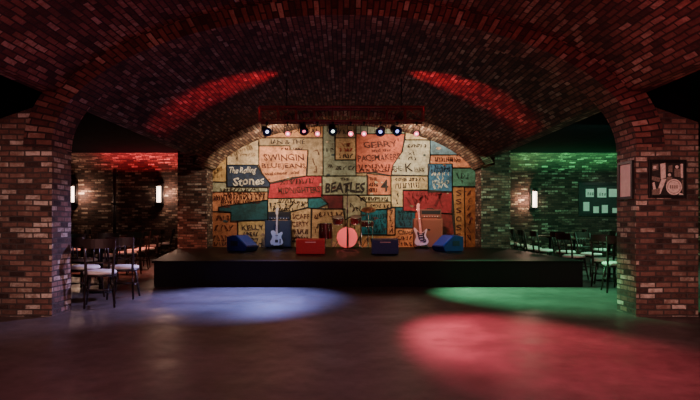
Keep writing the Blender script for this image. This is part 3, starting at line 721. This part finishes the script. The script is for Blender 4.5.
def guitar(name, label, x, y, shape, body, neckm, strat, sc=1.0, tilt=-.17, roll=0):
    t = thing(name, label, 'guitar', (x, y, HS+.085), 0)
    t.rotation_euler = (tilt, roll, 0); t.scale = (sc, sc, sc)
    part('body', t, body, lambda bm: prism(bm, smooth(shape), 0, .045, 'y', .006))
    nk = part('neck', t, neckm, lambda bm: prism(bm, [(-.028,.28),(.028,.28),(.022,.80),(-.022,.80)], -.016, .012, 'y', .003))
    part('headstock', t, neckm, lambda bm: prism(bm, smooth([(-.022,.79),(.022,.79),(.03,.83),(.032,.90),(.045,.955),(.02,.985),(-.02,.97),(-.035,.92),(-.036,.84)], 4), -.008, .008, 'y', .002))
    if strat:
        part('pickguard', t, M['pickguard'], lambda bm: prism(bm, smooth([(.02,.07),(.08,.06),(.11,.10),(.085,.17),(.07,.22),(.09,.28),(.10,.325),(.06,.295),(.03,.29),(-.03,.30),(-.07,.335),(-.085,.29),(-.07,.22),(-.055,.14)], 4), -.004, .002, 'y'))
        zs = (.145, .205, .26)
    else:
        part('pickguard', t, body, lambda bm: prism(bm, smooth([(.02,.15),(.075,.15),(.095,.19),(.085,.24),(.095,.29),(.06,.29),(.03,.29),(-.03,.315),(-.09,.34),(-.1,.29),(-.08,.22),(-.05,.16)], 4), -.003, .002, 'y'))
        part('control_plate', t, M['pickguard'], lambda bm: box(bm, .075, .105, -.007, 0, .05, .17, .003))
        zs = (.25,)
    for z in zs: part('pickup', t, M['silver'] if strat else M['chrome'], lambda bm: box(bm, -.036, .036, -.012, 0, z-.009, z+.009, .003))
    part('bridge', t, M['chrome'] if strat else M['pickguard'], lambda bm: box(bm, -.04, .04, -.012, 0, .075, .10 if strat else .145, .002))
    for k in range(6):
        part('tuning_peg', t, M['chrome'], lambda bm: tube(bm, [(-.03, 0, .835+k*.021), (-.058, 0, .837+k*.021)], [.004, .007], 6))
    for k in range(6): part('string', t, M['chrome'], lambda bm: tube(bm, [(-.02+k*.008, -.013, .10), (-.016+k*.0064, -.019, .80)], .0009, 4))
    if strat:
        for k in range(2): part('knob', t, M['silver'], lambda bm: lathe(bm, [(0,.014),(.01,.014),(.011,0)], 10, Matrix.Translation((.085-.01*k, -.004, .155-.04*k)) @ Matrix.Rotation(PI/2, 4, 'X')))
    return t
def guitar_stand(label, x, y):
    t = thing('guitar_stand', label, 'guitar stand', (x, y, HS))
    for sx in (-1, 1):
        part('leg', t, M['darkmetal'], lambda bm: tube(bm, [(sx*.16, -.12, .012), (sx*.09, -.02, .11), (0, .11, .42)], .011, 8))
        part('cradle', t, M['darkmetal'], lambda bm: tube(bm, [(sx*.085, .01, .10), (sx*.08, -.09, .065), (sx*.08, -.1, .10)], .01, 8))
    part('leg', t, M['darkmetal'], lambda bm: tube(bm, [(0, .11, .42), (0, .2, .012)], .011, 8))
    return t
guitar('electric_guitar', 'white electric guitar with single cutaway leaning on the navy cabinet', -1.69, 15.02, TELE, M['white_gtr'], M['maple'], False, .98)
guitar_stand('black stand holding the white guitar', -1.69, 15.06)
guitar('electric_guitar', 'pink lit white electric guitar with black pickguard before the orange cabinet', 1.95, 15.0, STRAT, M['pink_lit_gtr'], M['pinkneck'], True, 1.09, -.17, -.08)
guitar_stand('black stand holding the pink lit guitar', 1.95, 15.06)

# drum kit
def drum_tube(bm, r, d, mat=None, seg=28): lathe(bm, [(r, 0), (r, d)], seg, mat)
bd = thing('bass_drum', 'round bass drum with plain pink head facing the room', 'drum', (.08, 15.0, HS))
r = .262; RX = Matrix.Translation((0,0,r+.02)) @ Matrix.Rotation(-PI/2, 4, 'X')      # axis along +y
part('shell', bd, M['drum'], lambda bm: lathe(bm, [(r*.97,.02),(r*.97,.4)], 36, RX))
part('front_head', bd, M['head_pink'], lambda bm: lathe(bm, [(0,.004),(r*.5,.003),(r*.97,.008)], 36, RX), label='plain pink front skin')
for y in (0, .38): part('hoop', bd, M['head_pink'] if y == 0 else M['drum'], lambda bm: lathe(bm, [(r*.94,y),(r*.98,y-.004),(r,y),(r,y+.035),(r*.96,y+.035)], 36, RX))
for k in range(8):
    a = 2*PI*k/8+.2
    part('tension_rod', bd, M['chrome'], lambda bm: tube(bm, [(r*1.02*math.cos(a), .01, r+.02+r*1.02*math.sin(a)), (r*1.02*math.cos(a), .39, r+.02+r*1.02*math.sin(a))], .005, 6) if math.sin(a) > -.9 else tube(bm, [(r*.9*math.cos(a), .05, .08),(r*.9*math.cos(a), .35, .08)], .005, 6))
for sx in (-1, 1): part('spur', bd, M['chrome'], lambda bm: tube(bm, [(sx*r*.85, .12, .2), (sx*(r+.1), .02, .006)], .008, 8))
def tom(label, x, y, z, r, d, tilt, legs=0, post=None, group='toms of the drum kit', name='tom_drum'):
    t = thing(name, label, 'drum', (x, y, HS), 0, group)
    mt = Matrix.Translation((0,0,z)) @ Matrix.Rotation(tilt, 4, 'X')
    part('shell', t, M['drum'], lambda bm: lathe(bm, [(r*.97,.0),(r*.97,d)], 28, mt))
    part('top_head', t, M['head_dark'], lambda bm: lathe(bm, [(0,d+.003),(r*.97,d+.001)], 28, mt))
    part('bottom_head', t, M['head_dark'], lambda bm: lathe(bm, [(0,-.003),(r*.97,-.001)], 28, mt))
    for zz in (-.004, d-.014): part('hoop', t, M['chrome'], lambda bm: lathe(bm, [(r*.96,zz),(r,zz),(r,zz+.018),(r*.96,zz+.018)], 28, mt))
    for k in range(6):
        a = 2*PI*k/6
        part('lug', t, M['chrome'], lambda bm: tube(bm, [mt @ Vector((r*math.cos(a), r*math.sin(a), .02)), mt @ Vector((r*math.cos(a), r*math.sin(a), d-.02))], .006, 6))
    for k in range(legs):
        a = 2*PI*k/legs - PI/2
        part('leg', t, M['chrome'], lambda bm: tube(bm, [(1.03*r*math.cos(a), 1.03*r*math.sin(a), z+d*.6), (1.03*r*math.cos(a), 1.03*r*math.sin(a), .05), (1.18*r*math.cos(a), 1.18*r*math.sin(a), .008)], .008, 8))
    if post: part('mount', t, M['chrome'], lambda bm: tube(bm, [mt @ Vector((post[0], .02, .03)), post], .011, 8))
    return t
tom('dark red rack tom above the left side of the pink bass drum', -.15, 15.22, .64, .135, .16, .35, 0, (.13, .1, .54))
tom('dark red rack tom above the right side of the pink bass drum', .30, 15.22, .65, .135, .16, .35, 0, (-.14, .1, .54))
tom('dark maroon floor tom on legs left of the pink bass drum', -.47, 15.3, .24, .17, .40, 0, 3)
tom('dark shallow snare drum on legs right of the pink bass drum', .60, 15.55, .56, .165, .13, .1, 3, None, 'toms of the drum kit', 'snare_drum')
def cymbal(label, x, y, z, r, tilt):
    t = thing('cymbal', label, 'cymbal', (x, y, HS))
    mt = Matrix.Translation((0,0,z)) @ Matrix.Rotation(tilt, 4, 'X')
    part('plate', t, M['brass'], lambda bm: lathe(bm, [(0,.032),(.025,.03),(.04,.016),(r,-.012),(r,-.014),(.04,.012),(0,.026)], 32, mt), label='bronze round plate')
    part('stand_pole', t, M['chrome'], lambda bm: tube(bm, [(0,0,.2),(0,0,z+.05)], .01, 8))
    for k in range(3):
        a = 2*PI*k/3 + .5
        part('stand_leg', t, M['chrome'], lambda bm: tube(bm, [(0,0,.33),(.2*math.cos(a), .2*math.sin(a), .012)], .008, 8))
    return t
cymbal('bronze cymbal on a chrome stand right of the drums', .62, 15.2, .99, .185, .42)

# microphone stand
ms = thing('microphone_stand', 'thin microphone stand with round base before the pink bass drum', 'microphone stand', (.075, 13.9, HS))
part('base', ms, M['darkmetal'], lambda bm: lathe(bm, [(0,0),(.2,0),(.2,.012),(.15,.026),(.03,.04),(0,.04)], 28))
part('pole', ms, M['darkmetal'], lambda bm: tube(bm, [(0,0,.03),(0,0,.9),(0,0,1.42)], [.013,.013,.009], 10))
part('clutch', ms, M['rubber'], lambda bm: lathe(bm, [(.012,.86),(.02,.87),(.02,.95),(.012,.96)], 12))
part('clip', ms, M['rubber'], lambda bm: tube(bm, [(0,0,1.40),(0,.02,1.46)], .013, 8))
mic = thing('microphone', 'black handheld microphone clipped to the top of the stand', 'microphone', (.075, 13.9, HS+1.45))
mm = Matrix.Rotation(-.9, 4, 'X')
part('handle', mic, M['rubber'], lambda bm: lathe(bm, [(0,-.09),(.012,-.088),(.018,.06),(0,.06)], 14, mm))
part('mesh_head', mic, M['darkmetal'], lambda bm: lathe(bm, [(.016,.058),(.026,.08),(.027,.1),(.018,.122),(0,.128)], 14, mm))

# ------------------------------------------------------------------ chairs and tables in the aisles
def make_chair(label, seatmat):
    t = thing('cafe_chair', label, 'chair')
    Z = .44
    part('seat_frame', t, M['wood'], lambda bm: lathe(bm, [(0,Z-.035),(.2,Z-.035),(.213,Z-.028),(.213,Z-.004),(.205,Z),(0,Z)], 24))
    part('seat_pad', t, seatmat, lambda bm: lathe(bm, [(0,Z),(.205,Z),(.214,Z+.014),(.21,Z+.034),(.19,Z+.047),(.1,Z+.056),(0,Z+.058)], 24), label='cream padded round seat')
    for sx in (-1, 1):
        part('leg', t, M['wood'], lambda bm: tube(bm, [(sx*.13, .13, Z-.02), (sx*.16, .165, .2), (sx*.185, .195, 0)], [.02,.017,.013], 8))
        # back leg runs on up as the back post
        part('leg', t, M['wood'], lambda bm: tube(bm, [(sx*.185, -.235, 0), (sx*.17, -.2, .22), (sx*.165, -.185, Z), (sx*.175, -.21, .66), (sx*.19, -.26, .90)], [.014,.018,.02,.017,.014], 8))
    def rail(bm):
        pts = []
        for i in range(9):
            a = -1 + 2*i/8; pts.append((a*.2, -.262 - .045*(1-a*a)))
        for z0, z1 in ((.79, .915),):
            n = len(pts)
            A = [[bm.verts.new((x, y + dy, z)) for x, y in pts] for dy, z in ((-.011, z0), (-.011-.012, z1), (.011-.012, z1), (.011, z0))]
            for k in range(4):
                for i in range(n-1): bm.faces.new((A[k][i], A[k][i+1], A[(k+1) % 4][i+1], A[(k+1) % 4][i]))
            for e in (0, n-1): bm.faces.new([A[k][e] for k in range(4)])
    part('top_rail', t, M['wood'], rail)
    def mid(bm):
        tube(bm, [(-.172, -.2, .6), (-.09, -.232, .6), (0, -.243, .6), (.09, -.232, .6), (.172, -.2, .6)], .012, 8)
    part('lower_rail', t, M['wood'], mid)
    for x in (-.07, 0, .07): part('back_spindle', t, M['wood'], lambda bm: tube(bm, [(x, -.24, .6), (x, -.275, .8)], .009, 6))
    for p, q in (((-.163,.168,.19),(.163,.168,.19)), ((-.171,-.2,.24),(.171,-.2,.24)), ((-.163,.168,.21),(-.171,-.2,.21)), ((.163,.168,.21),(.171,-.2,.21))):
        part('stretcher', t, M['wood'], lambda bm: tube(bm, [p, q], .009, 6))
    return t
def make_table(label):
    t = thing('cafe_table', label, 'table')
    part('tabletop', t, M['tabletop'], lambda bm: lathe(bm, [(0,.715),(.34,.715),(.355,.722),(.355,.738),(.345,.745),(0,.745)], 36))
    part('pedestal', t, M['darkmetal'], lambda bm: lathe(bm, [(0,.03),(.04,.03),(.032,.08),(.032,.68),(.12,.7),(.12,.716),(0,.716)], 18))
    part('base', t, M['darkmetal'], lambda bm: lathe(bm, [(0,0),(.24,0),(.24,.012),(.1,.03),(0,.035)], 28))
    return t
GL, GR = 'cafe chairs in the left aisle', 'cafe chairs in the right aisle'
chair0 = None
def chair(x, y, rz, label, group):
    global chair0
    if chair0 is None:
        chair0 = make_chair(label, M['seat']); chair0['group'] = group; chair0.location = (x, y, 0); chair0.rotation_euler = (0,0,rz); return chair0
    return dup(chair0, (x, y, 0), rz, label, group)
table0 = None
def table(x, y, label, group):
    global table0
    if table0 is None:
        table0 = make_table(label); table0['group'] = group; table0.location = (x, y, 0); return table0
    return dup(table0, (x, y, 0), 0, label, group)
# left aisle (seat faces +y of the chair; rz turns it)
chair(-3.30, 8.12, .35, 'dark chair with white seat nearest the camera, back turned to us, by the left pillar', GL)
chair(-3.30, 9.0, .12, 'dark chair with white seat just right of the nearest left chair', GL)
chair(-3.86, 8.95, -.3, 'dark chair with grey white seat seen behind the nearest left chair', GL)
table(-3.95, 9.75, 'round dark cafe table nearest the left brick pillar', 'cafe tables in the left aisle')
chair(-4.6, 10.65, -2.2, 'dark chair with orange lit seat, leftmost against the left pillar', GL)
chair(-4.75, 12.0, 0.5, 'dark chair with small red lit seat behind the nearest left table', GL)
chair(-4.7, 13.0, 1.0, 'dark chair with bright orange lit seat, middle of the left row', GL)
table(-5.5, 12.6, 'round dark cafe table second from the left pillar', 'cafe tables in the left aisle')
chair(-4.9, 14.1, 1.5, 'dark chair with red lit seat, first one beyond the bright orange seat', GL)
chair(-4.95, 15.0, 1.3, 'dark chair with red lit seat, second one beyond the bright orange seat', GL)
table(-5.7, 14.9, 'round dark cafe table third from the left pillar', 'cafe tables in the left aisle')
chair(-5.3, 16.6, 1.6, 'dark chair with dim seat, next to last of the receding left row', GL)
chair(-5.4, 18.0, 1.8, 'dark chair at the far end of the left row beside the end pier', GL)
table(-6.1, 17.3, 'round dark cafe table at the far end of the left aisle', 'cafe tables in the left aisle')
chair(-6.4, 14.4, -1.5, 'dark chair far left behind the third table of the left aisle', GL)
chair(-6.9, 16.8, -1.5, 'dark chair far left behind the last table of the left aisle', GL)
# right aisle
chair(4.42, 9.75, -.2, 'dark chair with pale seat half hidden by the right brick pillar', GR)
chair(4.62, 10.65, -.5, 'dark chair with tan seat just left of the right brick pillar', GR)
table(5.1, 11.55, 'round dark cafe table nearest the right brick pillar', 'cafe tables in the right aisle')
chair(4.5, 11.75, -1.2, 'dark chair with tan seat beside the front right corner of the stage', GR)
chair(5.15, 12.5, -2.8, 'dark chair with white seat behind the table nearest the right pillar', GR)
chair(5.85, 12.0, 2.2, 'dark chair right of the table nearest the right pillar', GR)
chair(4.95, 13.4, -1.0, 'dark chair with pale green lit seat beside the stage, nearest of the green seats', GR)
table(5.45, 14.2, 'round dark cafe table second from the right pillar', 'cafe tables in the right aisle')
chair(4.72, 14.15, -1.5, 'dark chair with bright green lit seat, second of the green seats', GR)
chair(4.72, 14.95, -1.7, 'dark chair with bright green lit seat, third of the green seats', GR)
chair(6.2, 14.4, 1.6, 'dark chair with dim seat behind the second right table', GR)
chair(4.95, 15.95, -1.5, 'dark chair with green lit seat, fourth of the green seats', GR)
table(5.7, 16.6, 'round dark cafe table under the right wall light', 'cafe tables in the right aisle')
chair(5.05, 17.0, -1.7, 'dark chair with green lit seat, fifth of the green seats', GR)
chair(6.5, 16.9, 1.5, 'dark chair with pale seat right of the table under the wall light', GR)
chair(5.1, 18.2, -2.0, 'dark chair at the far end of the right row beside the end pier', GR)

# ------------------------------------------------------------------ light
# floor pools from the truss
spot('blue_beam', (-1.2, 10.75, 2.75), (-1.5, 9.3, 0), (.27,.34,1), 1800, 60, .85)
spot('lavender_beam', (-.2, 10.75, 2.75), (-3.4, 8.2, 0), (.55,.48,1), 1100, 46, 1)
spot('green_beam', (1.3, 10.75, 2.75), (3.0, 9.45, 0), (.16,1,.42), 2200, 60, .85)
spot('red_beam', (.7, 10.75, 2.75), (1.85, 5.62, 0), (1,.10,.15), 5600, 25, 1, .2)
# red streaks along the vault
for sx in (-1, 1):
    spot('red_vault', (sx*.22, 10.3, 3.2), (sx*1.9, 10.6, 3.46), (1,.05,.09), 330, 44, .9, .06)
# mural wash
for sx in (-1, 1):
    spot('mural_wash', (sx*1.5, 14.2, 3.15), (sx*2.0, 16.1, 2.6), (1,.79,.57), 250, 120, .8, .1)
spot('mural_fill', (0, 13.0, 2.9), (0, 16.1, 1.9), (1,.72,.5), 50, 100, 1, .3)
# coloured light on the backline
spot('blue_stage', (-1.8, 11.2, 2.9), (-1.9, 14.6, .6), (.3,.4,1), 170, 36, .8)
spot('blue_stage_right', (1.6, 11.2, 2.9), (2.3, 13.9, .6), (.2,.3,1), 240, 30, .8)
spot('red_stage', (1.1, 11.2, 2.9), (2.0, 15.0, .9), (1,.25,.25), 260, 24, .8)
spot('pink_stage', (0, 11.2, 2.9), (.1, 15.0, .8), (1,.36,.36), 700, 14, .9)
spot('red_stage_left', (-.5, 11.0, 2.8), (-.7, 12.5, .6), (1,.2,.2), 130, 30, .8)
spot('blue_stage_centre', (.7, 11.0, 2.8), (.86, 12.5, .6), (.15,.25,1), 420, 26, .8)
# aisles
area('red_cove', (-5.8, 18.75, 2.72), (-5.8, 18.76, 3.7), (1,.05,.08), 45, 3.6, .1)
area('green_cove', (7.1, 18.75, 2.72), (7.1, 18.76, 3.7), (.1,.9,.3), 32, 3.6, .1)
area('green_aisle', (6.5, 13.0, 3.1), (6.3, 15.5, 0), (.25,.9,.5), 240, 3, 4)
spot('red_aisle', (-5.2, 13.5, 3.1), (-5.1, 14.2, 0), (1,.25,.17), 520, 95, 1, .3)
spot('pillar_side_fill', (1.2, 10.7, 2.75), (3.5, 7.5, 1.6), (1,.6,.55), 90, 26, 1)  # unseen fill added to brighten the pillar's inner face and print
spot('green_wall', (7.0, 13.5, 3.0), (6.8, 19.2, 1.9), (.08,.9,.5), 260, 60, 1)
area('blue_bay_fill', (0, 12.6, 1.2), (0, 11.5, 3.6), (.15,.22,1), 4, 3, 1)  # unseen fill added to tint the rear vault navy
area('floor_tint_fill', (0, 4.0, 3.3), (0, 4.01, 0), (1,.42,.5), 60, 5, 5)  # unseen overhead fill added to redden the floor
spot('board_fill', (8.3, 17.2, 3.0), (8.4, 19.2, 1.8), (.9,1,.92), 30, 55, .8)  # unseen fill added to brighten the papers on the board
# unseen fill lamps added to lift the pillars and front vault
for sx in (-1, 1):
    spot('pillar_fill', (sx*.9, .6, 2.3), (sx*3.95, 7.3, .75), (1,.68,.56), 600, 30, 1, .3)
area('front_fill', (0, -.8, 2.2), (0, 7, .6), (1,.66,.6), 26, 4, 1.0)
area('red_fill_left', (-1.8, 2.6, .5), (-2.9, 4.0, 3.2), (1,.2,.24), 32, 2, 2)
area('red_fill_right', (1.8, 2.6, .5), (2.9, 4.0, 3.2), (1,.17,.2), 64, 2, 2)

w = bpy.data.worlds.new('World'); scene.world = w; w.use_nodes = True
w.node_tree.nodes['Background'].inputs[0].default_value = (.012,.01,.016,1); w.node_tree.nodes['Background'].inputs[1].default_value = .3

# ------------------------------------------------------------------ camera
cd = bpy.data.cameras.new('Camera'); cam = bpy.data.objects.new('Camera', cd); COL.objects.link(cam)
cam.location = (0, 0, CZ); cam.rotation_euler = (PI/2, 0, 0)
cd.sensor_width = 36; cd.lens = 600/700*36; cd.shift_x = 6/700; cd.shift_y = 21/700
cd.clip_start = .05; cd.clip_end = 100
scene.camera = cam
scene.view_settings.view_transform = 'AgX'
scene.view_settings.look = 'None'
scene.view_settings.exposure = .2
